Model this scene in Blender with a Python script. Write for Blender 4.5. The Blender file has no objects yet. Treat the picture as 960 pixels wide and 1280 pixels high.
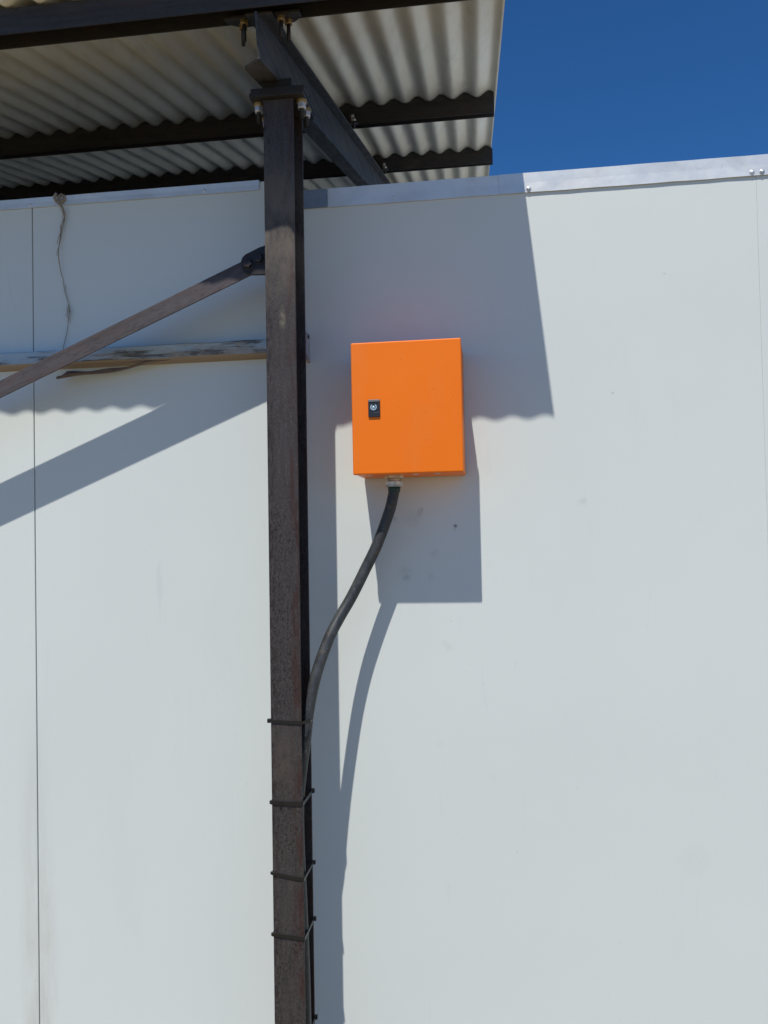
import bpy, bmesh, math, random
from mathutils import Vector, Matrix
random.seed(7)
sc = bpy.context.scene
col = sc.collection
GZ = 1.63                      # height of the enclosure's underside above the ground; layout heights below count from it

# ------------------------------------------------------------------ camera
F, YAW, PITCH, ROLL = 1026.27, 0.13356, 0.02635, 0.02033
CAM = Vector((0.3151, -1.9804, -0.1343 + GZ))
Rz = Matrix.Rotation(YAW, 3, 'Z'); Rx = Matrix.Rotation(PITCH, 3, 'X'); Ry = Matrix.Rotation(ROLL, 3, 'Y')
R = Rz @ Rx @ Ry
right, fwd, up = R @ Vector((1, 0, 0)), R @ Vector((0, 1, 0)), R @ Vector((0, 0, 1))
cd = bpy.data.cameras.new('camera')
cam = bpy.data.objects.new('camera', cd); col.objects.link(cam)
m = Matrix.Identity(4)
for i in range(3):
    m[i][0], m[i][1], m[i][2], m[i][3] = right[i], up[i], -fwd[i], CAM[i]
cam.matrix_world = m
cd.sensor_fit = 'HORIZONTAL'; cd.sensor_width = 36.0; cd.lens = 36.0 * F / 960.0
cd.clip_start = 0.02; cd.clip_end = 1000
sc.camera = cam

# ------------------------------------------------------------------ light
SX, SZ = 0.215, 2.043          # sun ray per metre travelled towards the wall
ELEV = math.atan2(SZ, math.hypot(1, SX))
world = bpy.data.worlds.new('World'); sc.world = world; world.use_nodes = True
nt = world.node_tree; nt.nodes.clear()
sky = nt.nodes.new('ShaderNodeTexSky'); sky.sky_type = 'NISHITA'; sky.sun_disc = False
sky.sun_elevation = ELEV; sky.sun_rotation = math.atan2(-SX, -1) * -1
sky.altitude = 3000; sky.air_density = 0.72; sky.dust_density = 0.3; sky.ozone_density = 5.5
bg = nt.nodes.new('ShaderNodeBackground'); bg.inputs[1].default_value = 0.15
wo = nt.nodes.new('ShaderNodeOutputWorld')
hs = nt.nodes.new('ShaderNodeHueSaturation'); hs.inputs['Saturation'].default_value = 1.2
nt.links.new(sky.outputs[0], hs.inputs['Color']); nt.links.new(hs.outputs[0], bg.inputs[0]); nt.links.new(bg.outputs[0], wo.inputs[0])
sd = bpy.data.lights.new('sun', 'SUN'); sd.energy = 4.5; sd.angle = math.radians(0.5); sd.color = (1.0, 0.975, 0.94)
sun = bpy.data.objects.new('sun', sd); col.objects.link(sun)
sun.rotation_euler = Vector((SX, 1, -SZ)).to_track_quat('-Z', 'Y').to_euler()
sun.location = (-1, -5, 12)
sc.view_settings.view_transform = 'Standard'; sc.view_settings.look = 'None'
sc.view_settings.exposure = 0.0; sc.view_settings.gamma = 1.0

# ------------------------------------------------------------------ materials
class NB:
    def __init__(s, name):
        s.m = bpy.data.materials.new(name); s.m.use_nodes = True
        s.t = s.m.node_tree; s.b = s.t.nodes['Principled BSDF']
        s.co = s.t.nodes.new('ShaderNodeTexCoord').outputs['Object']
    def n(s, ty, **kw):
        x = s.t.nodes.new(ty)
        for k, v in kw.items(): setattr(x, k, v)
        return x
    def put(s, sock, v):
        if hasattr(v, 'is_linked'): s.t.links.new(v, sock)
        elif isinstance(v, (tuple, list)) and len(v) == 3 and sock.type == 'RGBA': sock.default_value = (*v, 1)
        else: sock.default_value = v
    ROT = 0.
    def noise(s, scale, detail=4, rough=.55, stretch=(1, 1, 1), dist=0, off=(0, 0, 0), co=None):
        co = co or s.co
        if s.ROT:
            q = s.n('ShaderNodeMapping'); s.t.links.new(co, q.inputs[0]); q.inputs['Rotation'].default_value = (0, s.ROT, 0); co = q.outputs[0]
        mp = s.n('ShaderNodeMapping'); s.t.links.new(co or s.co, mp.inputs[0])
        mp.inputs['Scale'].default_value = stretch; mp.inputs['Location'].default_value = off
        x = s.n('ShaderNodeTexNoise'); s.t.links.new(mp.outputs[0], x.inputs['Vector'])
        x.inputs['Scale'].default_value = scale; x.inputs['Detail'].default_value = detail
        x.inputs['Roughness'].default_value = rough; x.inputs['Distortion'].default_value = dist
        return x.outputs[0]
    def remap(s, v, a, b, c=0., d=1.):
        x = s.n('ShaderNodeMapRange'); s.put(x.inputs[0], v)
        for i, q in enumerate((a, b, c, d)): x.inputs[i + 1].default_value = q
        return x.outputs[0]
    def math(s, op, a, b=0.):
        x = s.n('ShaderNodeMath', operation=op); s.put(x.inputs[0], a); s.put(x.inputs[1], b); return x.outputs[0]
    def mix(s, f, a, b):
        x = s.n('ShaderNodeMix', data_type='RGBA'); s.put(x.inputs[0], f); s.put(x.inputs[6], a); s.put(x.inputs[7], b)
        return x.outputs[2]
    def xyz(s):
        x = s.n('ShaderNodeSeparateXYZ'); s.t.links.new(s.co, x.inputs[0]); return x.outputs
    def blob(s, c, r0, r1, sc_=(1, 1, 1)):          # 1 inside a spot at c fading out between r0 and r1
        mp = s.n('ShaderNodeMapping'); s.t.links.new(s.co, mp.inputs[0])
        mp.inputs['Scale'].default_value = sc_
        mp.inputs['Location'].default_value = tuple(-c[i] * sc_[i] for i in range(3))
        l = s.n('ShaderNodeVectorMath', operation='LENGTH'); s.t.links.new(mp.outputs[0], l.inputs[0])
        return s.remap(l.outputs['Value'], r0, r1, 1., 0.)
    def bump(s, h, strength=.2, dist=.002):
        x = s.n('ShaderNodeBump'); s.put(x.inputs['Height'], h)
        x.inputs['Strength'].default_value = strength; x.inputs['Distance'].default_value = dist
        s.t.links.new(x.outputs[0], s.b.inputs['Normal'])
    def done(s, base, rough=.5, metal=0., spec=.5):
        s.put(s.b.inputs['Base Color'], base); s.put(s.b.inputs['Roughness'], rough)
        s.put(s.b.inputs['Metallic'], metal); s.b.inputs['Specular IOR Level'].default_value = spec
        return s.m

def m_panel(name, spots=(), seam=None, tint=(.695, .724, .668)):
    k = NB(name); X = k.xyz()
    c = k.mix(k.remap(k.noise(1.3, 5), .35, .7), tint, tuple(v * .955 for v in tint))
    c = k.mix(k.math('MULTIPLY', k.remap(k.noise(9, 6, .65, (1, 1, .22)), .58, .8), .12), c, (.56, .54, .50))
    # tiny dark specks
    sp = k.remap(k.noise(70, 2, .4), .78, .80)
    c = k.mix(k.math('MULTIPLY', sp, .5), c, (.25, .22, .2))
    # faint rubbed scratches
    sc2 = k.remap(k.noise(26, 3, .6, (1, 1, .12), 1.5), .68, .75)
    c = k.mix(k.math('MULTIPLY', sc2, .13), c, (.42, .42, .42))
    if seam:                                        # grime that has run down along the left joint
        (sx, w, ztop) = seam
        d = k.math('ABSOLUTE', k.math('SUBTRACT', X[0], sx))
        d = k.math('ADD', d, k.math('MULTIPLY', k.math('SUBTRACT', k.noise(11, 4, .6, (1, 1, .25)), .5), w * 1.5))
        f = k.math('MULTIPLY', k.remap(d, w * .25, w, 1., 0.), k.remap(X[2], ztop - .75, ztop, 1., 0.))
        f = k.math('MULTIPLY', f, k.remap(k.noise(30, 5, .7, (1, 1, .15)), .3, .62))
        c = k.mix(k.math('MULTIPLY', f, .5), c, (.44, .41, .345))
    for (p, r, a) in spots:
        f = k.blob(p, r * .2, r)
        f = k.math('MULTIPLY', f, k.remap(k.noise(110, 5, .75, (1, 1, .7), 1.2, (p[0] * 9, 0, p[2])), .36, .66))
        c = k.mix(k.math('MULTIPLY', f, a), c, (.07, .06, .055))
    k.bump(k.noise(2.3, 3, .5), .12, .004)
    return k.done(c, k.remap(k.noise(5, 4), .3, .7, .36, .5), 0, .4)

def m_galv(name, base=(.56, .585, .60), metal=.85, r=(.3, .5), sc_=14):
    k = NB(name)
    c = k.mix(k.remap(k.noise(sc_, 6, .62, (1, 1, 1.4), 1.2), .4, .68), base, tuple(v * .84 for v in base))
    c = k.mix(k.math('MULTIPLY', k.remap(k.noise(sc_ * 3, 5, .7, dist=2), .6, .68), .3), c, (.5, .51, .5))
    c = k.mix(k.math('MULTIPLY', k.remap(k.noise(5, 4, .7, dist=1.5, off=(3, 1, 2)), .55, .7), .5), c, (.72, .72, .70))
    k.bump(k.noise(7, 3, .5), .25, .006)
    return k.done(c, k.remap(k.noise(sc_ * 1.5, 5, .6), .3, .7, *r), metal)

def m_steel(name, base, rust=(.10, .035, .018), amount=.5, tan=0., metal=.0, streak=(1, 1, .06), rot=0.):
    k = NB(name); k.ROT = rot; vx = (1, 1, .35) if streak[2] < .2 else ((.3, 1, 1) if streak[0] < .2 else (1, .3, 1))
    st = k.noise(70, 7, .7, streak)
    c = k.mix(k.remap(st, .3, .7), tuple(v * 1.35 for v in base), tuple(v * .58 for v in base))
    c = k.mix(k.math('MULTIPLY', k.remap(k.noise(170, 4, .7, vx), .53, .62), .55), c, tuple(v * .35 for v in base))
    c = k.mix(k.math('MULTIPLY', k.remap(k.noise(34, 8, .75, vx, .6, (4, 2, 1)), .5, .66), amount), c, rust)
    c = k.mix(k.math('MULTIPLY', k.remap(k.noise(9, 4, .6, vx, .8, (7, 2, 1)), .6, .75), .4), c, (.13, .105, .08))
    k.bump(k.noise(150, 6, .7, vx), .35, .0015)
    return k.done(c, k.remap(st, .3, .7, .42, .68), metal, .45)

M = {}
rp = GZ                          # heights inside the right hand panel's own space
M['panel_l'] = m_panel('painted_panel_stained', seam=(-.843, .055, GZ - .50))
M['panel_r'] = m_panel('painted_panel', spots=[((.139, 0, GZ - .078), .0075, .85), ((.136, 0, GZ - .088), .010, .35),
    ((.221, 0, GZ - .119), .007, .95), ((.218, 0, GZ - .127), .006, .4), ((.098, 0, GZ - .228), .024, .2), ((.101, 0, GZ - .243), .012, .38),
    ((.12, 0, GZ - .10), .03, .16), ((.17, 0, GZ - .185), .018, .18), ((.598, 0, GZ + .186), .004, .7), ((.52, 0, GZ - .07), .014, .12),
    ((.16, 0, GZ - .24), .012, .2), ((.075, 0, GZ - .1), .01, .3), ((.2, 0, GZ - .41), .012, .15), ((.525, 0, GZ - .066), .010, .15), ((.19, 0, GZ - .40), .012, .1), ((.172, 0, GZ - .64), .014, .08), ((.30, 0, GZ - .72), .02, .05), ((.75, 0, GZ - .9), .05, .06)])
M['core'] = NB('joint_sealant').done((.05, .055, .06), .8)
M['galv'] = m_galv('galvanised_flashing', (.81, .80, .74), .46, (.34, .48), 7)
M['galv_dull'] = m_galv('dull_flashing', (.80, .79, .74), .46, (.38, .5), 6)
M['blue_flashing'] = m_galv('blue_tinted_flashing', (.24, .31, .38), .3, (.35, .5), 10)  # darker and bluer base than the other flashing
M['roof'] = None
k = NB('roof_sheet_steel')
c = k.mix(k.remap(k.noise(6, 5, .6, (1, .2, 1)), .35, .7), (.70, .67, .555), (.59, .56, .46))
c = k.mix(k.math('MULTIPLY', k.remap(k.noise(34, 6, .7, (1, .07, 1)), .52, .75), .4), c, (.36, .31, .24))
k.bump(k.noise(30, 3), .1, .002)
M['roof'] = k.done(c, k.remap(k.noise(20, 4), .3, .7, .42, .6), .25)

# post: brown primer with rusty edge, dark pits and a tan smear near the shade line
k = NB('post_steel'); X = k.xyz()
st = k.noise(85, 8, .78, (1, 1, .14))
c = k.mix(k.remap(st, .35, .65), (.062, .052, .048), (.036, .029, .027))
c = k.mix(k.math('MULTIPLY', k.remap(k.noise(330, 3, .6, (1, 1, .7)), .56, .64), .45), c, (.12, .11, .105))
f = k.math('MULTIPLY', k.remap(k.noise(60, 6, .7, (1, 1, .16)), .46, .58), k.remap(X[0], .008, .022))
c = k.mix(k.math('MULTIPLY', f, .8), c, (.046, .019, .014))
f = k.math('MULTIPLY', k.remap(k.noise(210, 4, .7, (1, 1, .55)), .53, .57), k.remap(k.noise(8, 3, .6, (1, 1, .5)), .42, .56))
c = k.mix(k.math('MULTIPLY', f, .75), c, (.016, .012, .012))
f = k.math('MULTIPLY', k.remap(k.noise(150, 4, .7, (1, 1, .3), off=(1, 3, 5)), .5, .56), k.remap(X[0], -.014, -.026))
c = k.mix(k.math('MULTIPLY', f, .7), c, (.018, .011, .010))
f = k.remap(X[2], GZ + .36, GZ + .50)
f = k.math('MULTIPLY', f, k.remap(X[2], GZ + .62, GZ + .75, 1., .15))
f = k.math('MULTIPLY', f, k.remap(k.noise(30, 6, .65, (1, 1, .4)), .3, .6))
c = k.mix(k.math('MULTIPLY', f, .75), c, (.155, .125, .094))
c = k.mix(k.math('MULTIPLY', k.math('MULTIPLY', k.blob((.004, -.048, GZ + .352), .002, .010, (1, 0, .3)), k.remap(k.noise(60, 5, .7), .3, .6)), .8), c, (.20, .17, .12))
f = k.blob((-.006, -.048, GZ - .63), .01, .045, (1, 0, .5))
f = k.math('MULTIPLY', f, k.remap(k.noise(40, 5, .6), .35, .6))
c = k.mix(k.math('MULTIPLY', f, .6), c, (.085, .066, .050))
k.bump(k.noise(160, 6, .72, (1, 1, .3)), .6, .0018)
M['post'] = k.done(c, k.remap(st, .3, .7, .40, .66), 0, .32)

M['steel'] = m_steel('dark_primed_steel', (.028, .027, .027), (.05, .027, .02), .3, streak=(.1, 1, 1))
M['purlin'] = m_steel('rusty_dark_purlin', (.020, .018, .018), (.045, .018, .013), .45, streak=(.05, 1, 1))
M['rafter'] = m_steel('grey_primed_rafter', (.040, .039, .039), (.055, .042, .035), .35, streak=(1, .06, 1))
M['brace'] = m_steel('brown_brace', (.078, .065, .062), (.095, .05, .04), .5, streak=(.06, 1, 1), rot=.391)
M['bracket'] = m_steel('bracket_steel', (.019, .016, .016), (.07, .025, .015), .4)
k = NB('zinc_nut'); M['zinc'] = k.done(k.mix(k.remap(k.noise(60, 3), .4, .6), (.72, .73, .74), (.55, .55, .55)), .35, .6)
k = NB('yellow_zinc'); M['ywash'] = k.done(k.mix(k.remap(k.noise(90, 3), .4, .6), (.42, .30, .14), (.25, .17, .08)), .45, .5)
k = NB('orange_enamel')
c = k.mix(k.remap(k.noise(3, 3), .35, .7), (.93, .195, .004), (.89, .183, .003))
c = k.mix(k.math('MULTIPLY', k.remap(k.noise(210, 2, .5), .73, .76), .5), c, (.25, .06, .01))
c = k.mix(k.math('MULTIPLY', k.remap(k.noise(12, 6, .7, (1, 1, .35)), .5, .75), .10), c, (.62, .34, .17))
k.bump(k.noise(420, 3, .6), .06, .0006)
M['orange'] = k.done(c, k.remap(k.noise(9, 5), .3, .7, .34, .52), 0, .3)
k = NB('black_plastic'); M['black'] = k.done(k.mix(k.noise(60), (.016, .016, .017), (.026, .026, .027)), .38)
k = NB('grey_plastic_lid'); M['greyp'] = k.done(k.mix(k.noise(80), (.20, .19, .18), (.12, .11, .11)), .4)
k = NB('chrome_lock'); M['chrome'] = k.done(k.mix(k.noise(90), (.62, .72, .72), (.45, .54, .54)), .32, .45)
k = NB('brass_gland'); M['gland'] = k.done(k.mix(k.remap(k.noise(70, 4), .35, .65), (.74, .68, .54), (.45, .40, .30)), .35, .6)
k = NB('green_seal'); M['green'] = k.done(k.mix(k.noise(60), (.012, .05, .04), (.01, .03, .025)), .5)
k = NB('cable_sheath'); 
st = k.noise(60, 6, .7, (1, 1, .4))
c = k.mix(k.remap(st, .4, .72), (.028, .030, .031), (.066, .068, .068))
c = k.mix(k.math('MULTIPLY', k.remap(k.noise(36, 4, .6, off=(2, 2, 9)), .64, .7), .5), c, (.14, .09, .05))
c = k.mix(k.math('MULTIPLY', k.remap(k.noise(220, 2, .5), .66, .7), .45), c, (.2, .2, .19))
k.bump(k.noise(180, 4, .6), .15, .001)
M['cable'] = k.done(c, k.remap(st, .3, .7, .38, .6), 0, .45)
k = NB('nylon_tie'); M['tie'] = k.done(k.mix(k.noise(80), (.008, .008, .008), (.014, .013, .013)), .3)
k = NB('weathered_paint_timber'); X = k.xyz()
c = k.mix(k.remap(k.noise(7, 5, .6, (1, 1, 3)), .4, .65), (.36, .47, .53), (.50, .54, .53))
c = k.mix(k.math('MULTIPLY', k.remap(k.noise(22, 8, .75, (.16, 1, 1.6), .4), .50, .57), .9), c, (.085, .07, .05))
c = k.mix(k.math('MULTIPLY', k.remap(k.noise(15, 6, .7, (.35, 1, 1), .4, (5, 1, 2)), .53, .62), .85), c, (.38, .34, .28))
for hx in (-.92, -.645, -.375):
    c = k.mix(k.blob((hx, -.067, GZ + .324), .003, .012, (1, 0, 1.3)), c, (.03, .022, .018))
k.bump(k.noise(40, 6, .7, (.2, 1, 1)), .5, .002)
M['batten'] = k.done(c, .65)
k = NB('raw_timber'); 
c = k.mix(k.remap(k.noise(30, 6, .7, (.08, 1, 1), .5), .35, .7), (.37, .29, .215), (.25, .19, .14))
k.bump(k.noise(60, 5, .7, (.1, 1, 1)), .4, .001)
M['wood'] = k.done(c, .75)
k = NB('torn_bark'); M['sliver'] = k.done(k.mix(k.remap(k.noise(50, 6, .7, (.2, 1, 1)), .35, .65), (.20, .14, .10), (.09, .065, .05)), .85)
k = NB('rust_spotted_plate'); M['rustplate'] = k.done(k.mix(k.remap(k.noise(45, 5, .7), .5, .62), (.46, .46, .44), (.25, .11, .05)), .6)
k = NB('jute_twine'); M['twine'] = k.done(k.mix(k.noise(120, 4), (.44, .36, .27), (.25, .20, .15)), .9)
k = NB('sandy_ground')
c = k.mix(k.remap(k.noise(.7, 8, .65), .35, .65), (.31, .25, .14), (.24, .19, .105))
c = k.mix(k.math('MULTIPLY', k.remap(k.noise(30, 6, .7), .5, .7), .5), c, (.18, .145, .10))
k.bump(k.noise(20, 8, .7), .6, .02)
M['ground'] = k.done(c, .95, 0, .2)
k = NB('rubber_membrane'); M['slab'] = k.done(k.mix(k.noise(3, 5), (.66, .66, .64), (.55, .55, .52)), .6)

# ------------------------------------------------------------------ mesh helpers (layout frame: z counted from GZ)
OFF = Vector((0, 0, GZ))
def box(bm, x0, x1, y0, y1, z0, z1, bev=0., seg=2):
    r = bmesh.ops.create_cube(bm, size=1)
    bmesh.ops.transform(bm, verts=r['verts'], matrix=Matrix.Translation(((x0 + x1) / 2, (y0 + y1) / 2, (z0 + z1) / 2)) @ Matrix.Diagonal((x1 - x0, y1 - y0, z1 - z0, 1)))
    if bev:
        es = list({e for v in r['verts'] for e in v.link_edges})
        bmesh.ops.bevel(bm, geom=es, offset=bev, segments=seg, affect='EDGES', profile=.5)
def extrude(bm, poly, O, U, V, D):
    O, U, V, D = Vector(O), Vector(U), Vector(V), Vector(D)
    a = [bm.verts.new(O + U * p[0] + V * p[1]) for p in poly]
    b = [bm.verts.new(v.co + D) for v in a]
    n = len(a)
    bm.faces.new(a); bm.faces.new(b[::-1])
    for i in range(n):
        bm.faces.new((a[i], b[i], b[(i + 1) % n], a[(i + 1) % n]))
def tube(bm, pts, rad, n=12, cap=True, squash=None):
    pts = [Vector(p) for p in pts]; rings = []
    prev = None
    for i, p in enumerate(pts):
        t = (pts[min(i + 1, len(pts) - 1)] - pts[max(i - 1, 0)]).normalized()
        if prev is None:
            u = t.orthogonal().normalized()
        else:
            u = (prev - t * prev.dot(t)).normalized()
        prev = u; w = t.cross(u)
        r = rad[i] if isinstance(rad, (list, tuple)) else rad
        rings.append([bm.verts.new(p + (u * math.cos(6.28319 * j / n) + w * math.sin(6.28319 * j / n)) * r) for j in range(n)])
    for a, b in zip(rings, rings[1:]):
        for j in range(n):
            f = bm.faces.new((a[j], a[(j + 1) % n], b[(j + 1) % n], b[j])); f.smooth = True
    if cap:
        bm.faces.new(rings[0][::-1]); bm.faces.new(rings[-1])
def hexnut(bm, c, axis, r, h, n=6, hole=False):
    axis = Vector(axis).normalized(); c = Vector(c)
    u = axis.orthogonal().normalized(); w = axis.cross(u)
    vs = [[bm.verts.new(c + axis * q + (u * math.cos(6.28319 * j / n) + w * math.sin(6.28319 * j / n)) * rr) for j in range(n)]
          for q, rr in ((0, r), (h * .8, r), (h, r * .86))]
    for a, b in zip(vs, vs[1:]):
        for j in range(n): bm.faces.new((a[j], a[(j + 1) % n], b[(j + 1) % n], b[j]))
    bm.faces.new(vs[0][::-1]); bm.faces.new(vs[-1])
def spline(pts, n=10):
    P = [Vector(p) for p in pts]; P = [P[0] * 2 - P[1]] + P + [P[-1] * 2 - P[-2]]; out = []
    for i in range(1, len(P) - 2):
        for j in range(n):
            t = j / n
            a, b, c, d = P[i - 1:i + 3]
            out.append(.5 * ((2 * b) + (c - a) * t + (2 * a - 5 * b + 4 * c - d) * t * t + (3 * b - a - 3 * c + d) * t ** 3))
    out.append(P[-2]); return out
LOC = {}
def link(name, bm, mat, parent=None, base=None, bevel=0.):
    bmesh.ops.recalc_face_normals(bm, faces=bm.faces)
    o0 = LOC[parent.name] if parent else Vector(base or (0, 0, -GZ))
    for v in bm.verts: v.co -= o0
    me = bpy.data.meshes.new(name); bm.to_mesh(me); bm.free()
    me.materials.append(M[mat] if isinstance(mat, str) else mat)
    o = bpy.data.objects.new(name, me); col.objects.link(o)
    LOC[o.name] = o0
    if parent: o.parent = parent
    else: o.location = o0 + OFF
    if bevel:
        b = o.modifiers.new('bevel', 'BEVEL'); b.width = bevel; b.segments = 2; b.limit_method = 'ANGLE'; b.harden_normals = False
    return o
def part(name, mat, parent, fn, bevel=0., label=None):
    bm = bmesh.new(); fn(bm); o = link(name, bm, mat, parent, bevel=bevel)
    if label: o['label'] = label
    return o
def thing(name, label, cat, base, group=None):
    o = bpy.data.objects.new(name, None); col.objects.link(o)
    LOC[o.name] = Vector(base); o.location = Vector(base) + OFF
    tag(o, label, cat, group); return o
def tag(o, label, cat, group=None):
    o['label'] = label; o['category'] = cat
    if group: o['group'] = group

# ------------------------------------------------------------------ ground
bm = bmesh.new()
n = 24
vs = [[bm.verts.new(((i / n - .5) * 600, (j / n - .5) * 600, -GZ)) for j in range(n + 1)] for i in range(n + 1)]
for i in range(n):
    for j in range(n): bm.faces.new((vs[i][j], vs[i + 1][j], vs[i + 1][j + 1], vs[i][j + 1]))
g = link('ground', bm, 'ground'); g['kind'] = 'structure'

# ------------------------------------------------------------------ cold room building of insulated panels
WL = -.030                       # face of the left hand wall, which stands 3 cm proud of the right hand wall (y = 0)
XS, XR, XSTEP = -.843, .934, -.205
bd = thing('panel_building', 'white insulated panel building with galvanised edge flashing', 'building', (0, 0, -GZ))
zt = .716
def panel(x0, x1, yf, mat, top):
    return part('wall_panel', mat, bd, lambda b: box(b, x0, x1, yf, yf + .08, -GZ + .04, top, .0016 if yf < 0 else .0006))
panel(-2.043, XS - .0012, WL, 'panel_l', .742); panel(XS + .0012, XSTEP, WL, 'panel_l', .742)
panel(-3.25, -2.0465, WL, 'panel_l', .742); panel(-5.0, -3.253, WL, 'panel_l', .742); panel(-6.75, -5.003, WL, 'panel_l', .742)
panel(XSTEP + .002, XR - .0002, 0, 'panel_r', zt); panel(XR + .0002, 2.134, 0, 'panel_r', zt); panel(2.135, 3.3, 0, 'panel_r', zt)
for x, y in ((XS, WL), (-2.045, WL)):
    part('joint_seal', 'core', bd, lambda b: box(b, x - .0010, x + .0010, y + .006, y + .07, -GZ + .05, .71))
part('joint_strip', 'panel_r', bd, lambda b: box(b, XR - .00015, XR + .00015, .0012, .07, -GZ + .05, .71))
part('base_channel', 'galv', bd, lambda b: box(b, -6.75, 3.3, -.026, .09, -GZ + .001, -GZ + .0395))
for x in (-6.75, 3.22):
    part('end_panel', 'panel_l', bd, lambda b: box(b, x, x + .08, .085, 5.0, -GZ + .04, .70, .0016))
part('rear_panel_or_sky_block', 'panel_l', bd, lambda b: box(b, -6.75, 3.3, 5.0, 5.08, -GZ + .04, .70, .0016))
part('rear_panel_or_sky_block', 'panel_l', bd, lambda b: box(b, -6.75, .40, 3.34, 3.42, .6985, 1.90, .0016))  # unseen upright added to block sky light from behind the canopy
part('roof_slab', 'slab', bd, lambda b: box(b, -6.665, 3.215, .0825, 4.998, .60, .698))
# flashing: an angle folded over the wall head, with small dents along its lower edge
def flashing(x0, x1, zb, ztop, yf, mat, wav=.0009, seed=1):
    rnd = random.Random(seed)
    def f(b):
        n = max(2, int((x1 - x0) / .04)); th = .0018; rows = []
        for i in range(n + 1):
            x = x0 + (x1 - x0) * i / n
            w = [rnd.uniform(-wav, wav) for _ in range(4)]
            out = .0035 + abs(w[3])
            prof = [(yf - out, zb + w[0]), (yf - .003, (zb + ztop) / 2), (yf - .003 , ztop + w[1] * .6), (yf + .12, ztop + .002 + w[1] * .6),
                    (yf + .12, ztop + .002 - th), (yf - .003 + th, ztop - th + w[1] * .6), (yf - .003 + th, (zb + ztop) / 2), (yf - out + th, zb + w[0])]
            rows.append([b.verts.new((x, p[0], p[1])) for p in prof])
        for a, c in zip(rows, rows[1:]):
            for j in range(8): b.faces.new((a[j], c[j], c[(j + 1) % 8], a[(j + 1) % 8]))
        b.faces.new(rows[0]); b.faces.new(rows[-1][::-1])
    return part('edge_flashing', mat, bd, f)
fl = flashing(-6.75, -.2415, .7195, .7445, WL, 'galv_dull', .0006, 2)
fd = flashing(-.0755, .3440, .6757, .7230, 0, 'galv_dull', .0004, 8)
fr = flashing(.3445, 2.4, .6755, .7235, -.0006, 'galv', .0005, 5)
ff = flashing(-.2030, -.0765, .6765, .7225, -.0006, 'blue_flashing', .0004, 6); ff['label'] = 'short blue tinted piece of flashing'
def rivet(parent, x, y, z, r=.0045):
    def f(b):
        bmesh.ops.create_uvsphere(b, u_segments=12, v_segments=6, radius=r, matrix=Matrix.Translation((x, y, z)) @ Matrix.Diagonal((1, .75, 1, 1)))
        hexnut(b, (x, y + .001, z), (0, -1, 0), r * 1.35, .0012, 12)
        for q in b.faces: q.smooth = True
    part('rivet', 'zinc', parent, f)
rivet(fl, -.382, WL - .0045, .7285, .0035); rivet(fl, -.845, WL - .0045, .7265, .003)
for x, z in ((.415, .6835), (.924, .6835), (.946, .6830)): rivet(fr, x, -.005, z)
rivet(fd, .0885, -.0045, .6885, .0022)

# ------------------------------------------------------------------ timber batten on the left hand wall
bt = thing('timber_batten', 'long weathered timber batten with flaking pale blue paint, fixed across the left wall panels', 'batten', (-.8, WL, .30))
def f(b):
    n = 40; rows = []
    for i in range(n + 1):
        x = -3.0 + (3.0 - .1345) * i / n
        w = random.uniform(-.0012, .0012); w2 = random.uniform(-.0015, .0015)
        sag = .0025 * math.sin(x * 3.1)
        sag *= .5
        prof = [(WL, .301 + sag), (-.064, .3065 + sag + w), (-.067, .3095 + sag + w), (-.067, .3390 + sag + w2), (-.065, .3415 + sag + w2), (WL, .342 + sag)]
        rows.append([b.verts.new((x, p[0], p[1])) for p in prof])
    for a, c in zip(rows, rows[1:]):
        for j in range(6): b.faces.new((a[j], c[j], c[(j + 1) % 6], a[(j + 1) % 6]))
    b.faces.new(rows[0]); b.faces.new(rows[-1][::-1])
o = part('batten_board', 'wood', bt, f, label='raw tan wood with a painted front')
o.data.materials.append(M['batten'])
for p in o.data.polygons:
    if p.normal.y < -.75 or p.normal.z > .6: p.material_index = 1
part('end_plate', 'rustplate', bt, lambda b: box(b, -.134, -.1275, -.036, -.0005, .292, .362, .001))
part('nail_head', 'bracket', bt, lambda b: hexnut(b, (-.1272, -.02, .352), (1, 0, 0), .005, .002, 10))
bm = bmesh.new()      # torn sliver drooping under the batten
rows = []
N = 22
for i in range(N + 1):
    t = i / N; x = -.765 + .30 * t
    z = .2700 + .032 * t ** 1.25 + .003 * math.sin(9 * t); hgt = (.0115 * (1 - t) ** .55 + .0014) * (1 + .25 * math.sin(17 * t))
    if t < .06: hgt *= .5
    y = -.056 + .004 * math.sin(6 * t)
    rows.append([bm.verts.new(q) for q in ((x, y - .002, z), (x, y - .004 - .002 * math.sin(11 * t), z + hgt * .5), (x, y - .001, z + hgt), (x, y + .003, z + hgt * .9), (x, y + .004, z + .001))])
for a, c in zip(rows, rows[1:]):
    for j in range(5):
        q = bm.faces.new((a[j], c[j], c[(j + 1) % 5], a[(j + 1) % 5]))
bm.faces.new(rows[0]); bm.faces.new(rows[-1][::-1])
o = link('wood_sliver', bm, 'sliver', base=(-.76, -.056, .27)); tag(o, 'thin brown torn sliver drooping under the timber batten', 'splinter')

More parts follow.
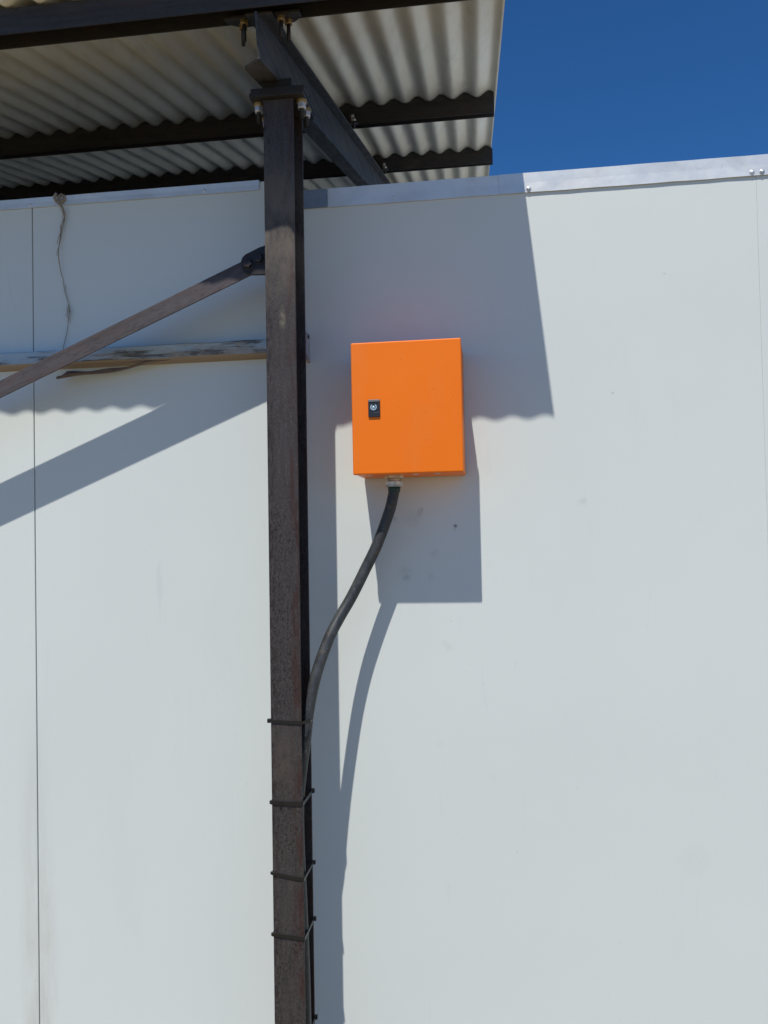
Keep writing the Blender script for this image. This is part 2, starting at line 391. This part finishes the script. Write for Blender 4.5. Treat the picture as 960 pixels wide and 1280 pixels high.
# ------------------------------------------------------------------ canopy: corrugated sheets on purlins and rafters
S_, Z0 = .25, 1.10
L_ = math.hypot(1, S_)
EY = Vector((0, 1 / L_, S_ / L_)); EN = Vector((0, -S_ / L_, 1 / L_))
def roofpt(x, y, off=0.): return Vector((x, y, Z0 + S_ * y)) + EN * off
PIT, XHI, AMP = .0762, .2720, .0092
cp = thing('canopy', 'lean-to canopy of corrugated steel sheets on dark purlins', 'canopy', (0, -.4, .95))
XE, YE, YB = .3712, -.421, 3.3
def sheet(x1, ncor, lift, ye):
    def f(b):
        per = 12; nx = ncor * per; ys = [ye + (YB - ye) * j / 14 for j in range(15)]
        g = []
        for i in range(nx + 1):
            x = x1 - PIT * i / per
            z = AMP * math.cos(2 * math.pi * (x - XHI) / PIT)
            rowv = []
            for y in ys:
                skew = -.018 * (y + .4)
                rowv.append((roofpt(x + skew, y, z + lift + .0012 * math.sin(3.1 * y + x * 5))))
            g.append(rowv)
        t = EN * .0011
        A = [[b.verts.new(p) for p in r] for r in g]; B = [[b.verts.new(p + t) for p in r] for r in g]
        for i in range(nx):
            for j in range(len(ys) - 1):
                for G, fl_ in ((A, 0), (B, 1)):
                    q = b.faces.new((G[i][j], G[i + 1][j], G[i + 1][j + 1], G[i][j + 1])); q.smooth = True
            b.faces.new((A[i][0], A[i + 1][0], B[i + 1][0], B[i][0])); b.faces.new((A[i][-1], A[i + 1][-1], B[i + 1][-1], B[i][-1]))
        for j in range(len(ys) - 1):
            for i in (0, nx): b.faces.new((A[i][j], A[i][j + 1], B[i][j + 1], B[i][j]))
    return part('roof_sheet', 'roof', cp, f)
for q in range(9):  # sheets beyond the left view edge added to deepen the wall's shade
    sheet(XE - q * 10 * PIT, 11, .0016 * (q % 2), YE + (.0, -.002, .003, -.003, 0)[q % 5])
def purlin(y0, h, w, th=.004, x0=-6.4, x1=.345):
    prof = [(0, 0), (w, 0), (w, -h), (w - th, -h), (w - th, -th), (th, -th), (th, -h), (0, -h)]
    return part('purlin', 'purlin', cp, lambda b: extrude(b, prof, roofpt(x0, y0, -AMP - .0012), EY, EN, (x1 - x0, 0, 0)), bevel=.0008)
P1 = purlin(-.397, .0495, .084); P2 = purlin(.598, .0495, .056); P3 = purlin(1.392, .0495, .056, x1=.343); P4 = purlin(2.19, .0495, .056)
def gap_dark(y0, x0=-6.4, x1=.3445):           # wavy black strip added to darken the gaps between purlin and sheets
    def f(b):
        n = int((x1 - x0) / (PIT / 8)); rows = []
        for i in range(n + 1):
            x = x0 + (x1 - x0) * i / n
            h = AMP * math.cos(2 * math.pi * (x + .018 * (y0 + .4) - XHI) / PIT) - .0012
            rows.append([b.verts.new(roofpt(x, y0 + .006 + dy, o)) for dy, o in ((0, -AMP - .0014), (0, h), (.018, h), (.018, -AMP - .0014))])
        for p, q in zip(rows, rows[1:]):
            for j in range(4): b.faces.new((p[j], q[j], q[(j + 1) % 4], p[(j + 1) % 4]))
        b.faces.new(rows[0]); b.faces.new(rows[-1][::-1])
    return part('gap_dark_strip', 'black', cp, f)
gap_dark(.598); gap_dark(1.392)
def rafter(xc, ylo=-.395, yhi=3.2, h=.096, tf=.005, tw=.005, top=.0605):
    def f(b):
        def slab(a0, a1, b0, b1, y0, y1): extrude(b, [(a0, b0), (a1, b0), (a1, b1), (a0, b1)], roofpt(xc, y0, 0), (1, 0, 0), EN, EY * (y1 - y0) * L_)
        slab(-.028, .028, -top - tf, -top, ylo + .02, yhi)              # head flange
        slab(-tw / 2, tw / 2, -top - h + tf, -top - tf, ylo, yhi)       # web
        O = roofpt(xc, 0, -top - h)                                     # foot flange, cut back at the eave end
        poly = [(-tw / 2, ylo * L_), (tw / 2, ylo * L_), (tw / 2, yhi * L_), (-.047, yhi * L_), (-.047, (ylo + .05) * L_)]
        extrude(b, poly, O, (1, 0, 0), EY, EN * tf)
    return part('rafter', 'rafter', cp, f, bevel=.001)
RX = -.144
rafter(RX); rafter(RX - 2.0); rafter(RX - 4.0); rafter(RX - 6.0)
# clamp plates and hanging bolts where the eave purlin crosses the rafter
def clamp(xc, sgn, y0, long=.045):
    O = lambda dx, dy, off: roofpt(xc + sgn * dx, y0 + dy, off)
    def f(b):
        extrude(b, [(0, 0), (.052 * sgn, 0), (.052 * sgn, .028), (.030 * sgn, .055), (0, .055)], O(.0285, 0, -.0605), (1, 0, 0), EY, EN * .006)
    pl = part('cleat', 'steel', cp, f, bevel=.0008)
    for dx, dy in ((.040, .012), (.050, .036)):
        def g(b):
            p = O(dx, dy, -.061); tube(b, [p, p - Vector((0, 0, long))], .0042, 8)
        part('bolt', 'bracket', pl, g)
        part('nut', 'ywash', pl, lambda b: hexnut(b, O(dx, dy, -.061), (0, 0, -1), .0095, .010))
clamp(RX, 1, -.352); clamp(RX, -1, -.352)
def small_cleat(x, y0):
    def f(b):
        extrude(b, [(0, 0), (.024, 0), (.024, .005), (.005, .005), (.005, .03), (0, .03)], roofpt(x, y0 - .004, -.061), (1, 0, 0), EN, -EY * .034)
    pl = part('cleat', 'bracket', cp, f, bevel=.0006)
    part('nut', 'zinc', pl, lambda b: (hexnut(b, roofpt(x + .012, y0 - .024, -.0555), EN, .0085, .008), hexnut(b, roofpt(x + .0055, y0 - .02, -.040), (1, 0, 0), .008, .008)))
    part('bolt', 'bracket', pl, lambda b: tube(b, [roofpt(x + .012, y0 - .024, -.076), roofpt(x + .012, y0 - .024, -.044)], .004, 8))
small_cleat(RX + .029, .600); small_cleat(RX + .029, 1.394)

# ------------------------------------------------------------------ steel posts (I sections) with bolted head plates
def post(x, label, group=None):
    yc, w, d, tf, tw = -.157, .069, .096, .006, .0046
    p = thing('steel_post', label, 'post', (x, yc, -GZ), group)
    a, h = w / 2, d / 2
    prof = [(-a, -h), (a, -h), (a, -h + tf), (tw / 2, -h + tf), (tw / 2, h - tf), (a, h - tf), (a, h), (-a, h), (-a, h - tf), (-tw / 2, h - tf), (-tw / 2, -h + tf), (-a, -h + tf)]
    part('shaft', 'post', p, lambda b: extrude(b, prof, (x, yc, -GZ + .012), (1, 0, 0), (0, 1, 0), (0, 0, GZ - .012 + .848)), bevel=.0014)
    part('base_plate', 'steel', p, lambda b: box(b, x - .1, x + .1, yc - .1, yc + .1, -GZ + .0005, -GZ + .0115, .001))
    part('head_plate', 'steel', p, lambda b: box(b, x - .063, x + .061, -.219, -.098, .8485, .8585, .0012))
    part('head_plate', 'steel', p, lambda b: box(b, x - .060, x + .063, -.217, -.099, .8590, .8690, .0012))
    part('packer', 'steel', p, lambda b: extrude(b, [(-.207, .8692), (-.112, .8692), (-.112, .916), (-.207, .892)], (x - .036, 0, 0), (0, 1, 0), (0, 0, 1), (.068, 0, 0)), bevel=.001)
    for dx, dy in ((-.049, -.188), (.051, -.188), (.052, -.150), (-.049, -.122), (.051, -.118)):
        if (dx, dy) == (.051, -.118): continue
        bx, by = x + dx, dy
        bo = part('bolt', 'bracket', p, lambda b: (hexnut(b, (bx, by, .8692), (0, 0, 1), .0115, .009), tube(b, [(bx, by, .870), (bx, by, .806)], .0052, 10)))
        part('washer', 'ywash', bo, lambda b: hexnut(b, (bx, by, .8484), (0, 0, -1), .0120, .0075, 14))
        part('nut', 'zinc', bo, lambda b: hexnut(b, (bx, by, .8408), (0, 0, -1), .0105, .0125))
    p.rotation_euler = (0, .0042, 0)
    return p
PX = -.1555
post(PX, 'rusty brown steel post before the white wall, with a cable strapped on')
post(PX - 2.0, 'rusty brown steel post at the lower left end of the diagonal brace')

# ------------------------------------------------------------------ diagonal brace and its bracket
br = thing('diagonal_brace', 'brown steel brace slanting down to the left from the post', 'brace', (-.25, -.13, .47))
BS = .412                       # slope
bx1, bz1 = -.226, .4898         # centre line near the bracket
bl = Vector((-1, 0, -BS)).normalized(); bn = Vector((-BS, 0, 1)).normalized()
def f(b):
    L = 2.02; hh = .0195; y0, y1 = -.158, -.125
    extrude(b, [(-hh, y0), (hh, y0), (hh, y1), (hh - .004, y1), (hh - .004, y0 + .004), (-hh, y0 + .004)], Vector((bx1, 0, bz1)), bn, (0, 1, 0), bl * L)
part('angle_bar', 'brace', br, f, bevel=.001)
def f(b):
    pts = [(-.1595, .541), (-.205, .5290), (-.238, .5150), (-.246, .5080), (-.2495, .499), (-.2475, .484), (-.240, .472), (-.228, .4665), (-.1595, .4635)]
    extrude(b, pts, (0, -.1655, 0), (1, 0, 0), (0, 0, 1), (0, .0072, 0))
part('gusset_plate', 'bracket', br, f, bevel=.0012)
for x, z in ((-.206, .503), (-.232, .492)):
    bo = part('bolt', 'bracket', br, lambda b: hexnut(b, (x, -.1657, z), (0, -1, 0), .0115, .008))
    part('washer', 'purlin', bo, lambda b: hexnut(b, (x, -.1653, z), (0, -1, 0), .0150, .0022, 16))

# ------------------------------------------------------------------ orange enclosure
W, H, D = .25, .30, .15
eb = thing('electrical_box', 'bright orange steel electrical enclosure with a small black lock, mounted on the white wall', 'electrical box', (W / 2, 0, 0))
part('body', 'orange', eb, lambda b: box(b, .002, W - .0006, -.132, -.004, .0012, H - .0025, .002, 3))
part('door_gasket', 'black', eb, lambda b: box(b, .006, W - .006, -.1345, -.1322, .005, H - .005))
dr = part('door', 'orange', eb, lambda b: box(b, 0, W, -.150, -.1347, 0, H, .0032, 4))
for p in dr.data.polygons: p.use_smooth = False
lk = part('lock', 'black', dr, lambda b: box(b, .0383, .0650, -.1535, -.1498, .1292, .1690, .0012))
part('lock_lid', 'greyp', lk, lambda b: box(b, .0388, .0645, -.1548, -.1536, .1632, .1683, .0005))
part('lock_edge', 'greyp', lk, lambda b: box(b, .0505, .0645, -.1542, -.1536, .1392, .1400))
def f(b):           # bright ring, open at the top, with the key slot's rounded bar in it
    n = 22; ro, ri = .0074, .0049; c = (.0508, .1515); rows = []
    for i in range(n + 1):
        a = math.radians(125) + math.radians(290) * i / n
        rows.append([b.verts.new((c[0] + r * math.cos(a), y, c[1] + r * math.sin(a))) for r, y in ((ro, -.1536), (ro, -.1552), (ri, -.1552), (ri, -.1536))])
    for p, q in zip(rows, rows[1:]):
        for j in range(4): b.faces.new((p[j], q[j], q[(j + 1) % 4], p[(j + 1) % 4]))
    b.faces.new(rows[0]); b.faces.new(rows[-1][::-1])
part('lock_ring', 'chrome', lk, f)
part('key_slot', 'chrome', lk, lambda b: (hexnut(b, (.0505, -.1536, .1508), (0, -1, 0), .0030, .0012, 12), box(b, .0500, .0525, -.1546, -.1536, .1510, .1545)))
for x in (.032, .138, .188):
    part('plug', 'zinc', eb, lambda b: hexnut(b, (x, -.105, .0024), (0, 0, -1), .0075, .0030, 12))
gx, gy = .0845, -.075
gl = part('cable_gland', 'gland', eb, lambda b: (hexnut(b, (gx, gy, .0024), (0, 0, -1), .0235, .009), tube(b, [(gx, gy, -.006), (gx, gy, -.0135)], .0165, 20), hexnut(b, (gx, gy, -.0135), (0, 0, -1), .0225, .0115)))
part('gland_flange', 'gland', gl, lambda b: hexnut(b, (gx, gy, -.0235), (0, 0, -1), .0235, .0022, 20))
part('gland_seal', 'green', gl, lambda b: tube(b, [(gx, gy, -.024), (gx - .001, gy, -.0365)], [.0150, .0142], 20))

# ------------------------------------------------------------------ cable
path = [(gx, gy, -.030), (.0805, -.075, -.05), (.0705, -.073, -.085), (.0415, -.072, -.158), (.0125, -.078, -.217), (-.0185, -.089, -.2785), (-.0445, -.108, -.325), (-.0645, -.128, -.3665),
        (-.0865, -.150, -.430), (-.1010, -.164, -.490), (-.1100, -.171, -.545), (-.1160, -.174, -.600), (-.1255, -.174, -.66), (-.1335, -.174, -.73), (-.1345, -.173, -.82),
        (-.1325, -.170, -.92), (-.1300, -.168, -1.03), (-.1285, -.166, -1.15), (-.1290, -.165, -1.30), (-.1345, -.165, -1.45), (-.135, -.165, -1.60), (-.135, -.165, -GZ)]
bm = bmesh.new(); tube(bm, spline(path, 7), .0130, 20)
o = link('power_cable', bm, 'cable', base=(-.135, -.165, -GZ)); tag(o, 'thick black power cable curving from the orange box down to the post', 'cable')

# ------------------------------------------------------------------ cable ties strapped round post and cable
def tie(z, width, headx, tail, bulge, droop, label):
    t = thing('cable_tie', label, 'cable tie', (-.16, -.157, z), 'black cable ties round the post and cable')
    lean = lambda zz: PX + .0042 * (zz + GZ)
    xc = lean(z); a = .0345 + .0014; yf, yb = -.205 - .0014, -.109 + .0014
    base = [(xc - a, yf), (xc + a, yf)] + ([(bulge - .002, -.187), (bulge, -.174), (bulge - .002, -.160)] if bulge else []) + [(xc + a, yb), (xc - a, yb)]
    P = []
    rnd = random.Random(int(abs(z) * 1000))
    for i, p in enumerate(base):
        q = base[(i + 1) % len(base)]
        n = 5
        for j in range(n):
            s = j / n; x = p[0] + (q[0] - p[0]) * s; y = p[1] + (q[1] - p[1]) * s
            P.append(Vector((x, y, z - droop * (x - xc + a) / (2 * a) + rnd.uniform(-.0003, .0003))))
    def f(b):
        N = len(P); rows = []
        for i in range(N):
            d = (P[(i + 1) % N] - P[i - 1]); d.z = 0; d.normalize(); out = Vector((d.y, -d.x, 0))
            rows.append([b.verts.new(P[i] + out * o_ + Vector((0, 0, h_))) for o_, h_ in ((-.0011, -width / 2), (.0012, -width / 2 + .0004), (.0012, width / 2 - .0004), (-.0011, width / 2))])
        for i in range(N):
            p, q = rows[i], rows[(i + 1) % N]
            for j in range(4): b.faces.new((p[j], q[j], q[(j + 1) % 4], p[(j + 1) % 4]))
    part('strap', 'tie', t, f)
    if headx == 'left':
        part('head', 'tie', t, lambda b: box(b, xc - a - .0065, xc - a + .0015, yf - .001, yf + .008, z - width * .55, z + width * .75, .0012))
    else:
        zb = z - droop
        part('head', 'tie', t, lambda b: box(b, xc + a - .0015, xc + a + .0050, yb - .0065, yb + .0015, zb - width * .6, zb + width * .6, .0012))
        part('strap_loop', 'tie', t, lambda b: box(b, xc - a - .0035, xc - a + .0012, yf - .0004, yf + .0045, z - width * .4, z + width * .5, .001))
    if tail:
        tx, ty, dxy, dz = tail
        part('tail', 'tie', t, lambda b: extrude(b, [(-.0022, 0), (.0022, 0), (.0008, -dz), (-.0008, -dz)], (tx, ty, z - droop * (tx - xc + a) / (2 * a)), (1, 0, 0), (dxy * 2, -.1, 1), (0, .0013, 0)))
    return t
tie(-.5435, .0068, 'left', None, -.0985, .003, 'topmost black cable tie round the post, where the cable meets it')
tie(-.7215, .0085, 'back', (-.166, -.209, .0, .016), None, .002, 'second black cable tie from the top, with a short pointed tail hanging down')
tie(-.8760, .0070, 'back', None, None, .011, 'third black cable tie down the post, sloping down to the right with shiny highlights')
tie(-1.0090, .0075, 'back', None, None, .006, 'fourth black cable tie down the post, below the sloping one')
tie(-1.2300, .0075, 'back', None, None, .008, 'lowest black cable tie on the post, at the bottom edge of the photo')

# ------------------------------------------------------------------ frayed twine hanging from the flashing
tw = thing('frayed_twine', 'frayed tan twine knotted over the flashing and hanging down the left wall', 'twine', (-.76, WL, .74))
yw = WL - .008
main = [(-.772, .7495), (-.776, .738), (-.770, .727), (-.756, .727), (-.750, .737), (-.757, .7455), (-.767, .741), (-.766, .728), (-.757, .716), (-.752, .700), (-.751, .684), (-.756, .668), (-.761, .645), (-.765, .615), (-.766, .59), (-.7635, .565), (-.759, .535)]
ms = spline([(x, yw - .003 * math.sin(i), z) for i, (x, z) in enumerate(main)], 6)
part('rope', 'twine', tw, lambda b: tube(b, ms, [max(.0008, .0036 * (1 - .72 * (i / len(ms)) ** .8)) for i in range(len(ms))], 6))
def f(b):
    r = random.Random(3)
    for q in range(14):         # loose fibres around the knot and upper run
        i0 = r.randint(0, 70); L = r.randint(10, 30)
        pts = [ms[min(i0 + j, len(ms) - 1)] + Vector((math.sin(j * .35 + q) * .004 * r.uniform(.6, 1.3), -r.uniform(.001, .004), math.cos(j * .3 + q) * .003)) for j in range(0, L, 3)]
        tube(b, pts, .00075, 4)
    low = [(-.759, .535), (-.754, .50), (-.7465, .472), (-.742, .452), (-.7435, .43), (-.747, .405), (-.751, .385), (-.7585, .358), (-.760, .345)]
    tube(b, spline([(x, yw + .004, z) for x, z in low], 6), .0008, 5)
    tube(b, spline([(-.752, yw + .003, .515), (-.747, yw, .49), (-.7395, yw, .465), (-.7385, yw, .445), (-.744, yw, .425)], 6), .0006, 4)
    for q in range(9):
        x, z = -.744 + r.uniform(-.004, .004), .455 + r.uniform(-.02, .02)
        tube(b, spline([(x, yw + .003, z), (x + r.uniform(-.002, .01), yw - .002, z - r.uniform(.004, .012)), (x + r.uniform(-.006, .014), yw, z - r.uniform(.012, .026))], 4), .0004, 4)
part('loose_fibres', 'twine', tw, f)['kind'] = 'stuff'
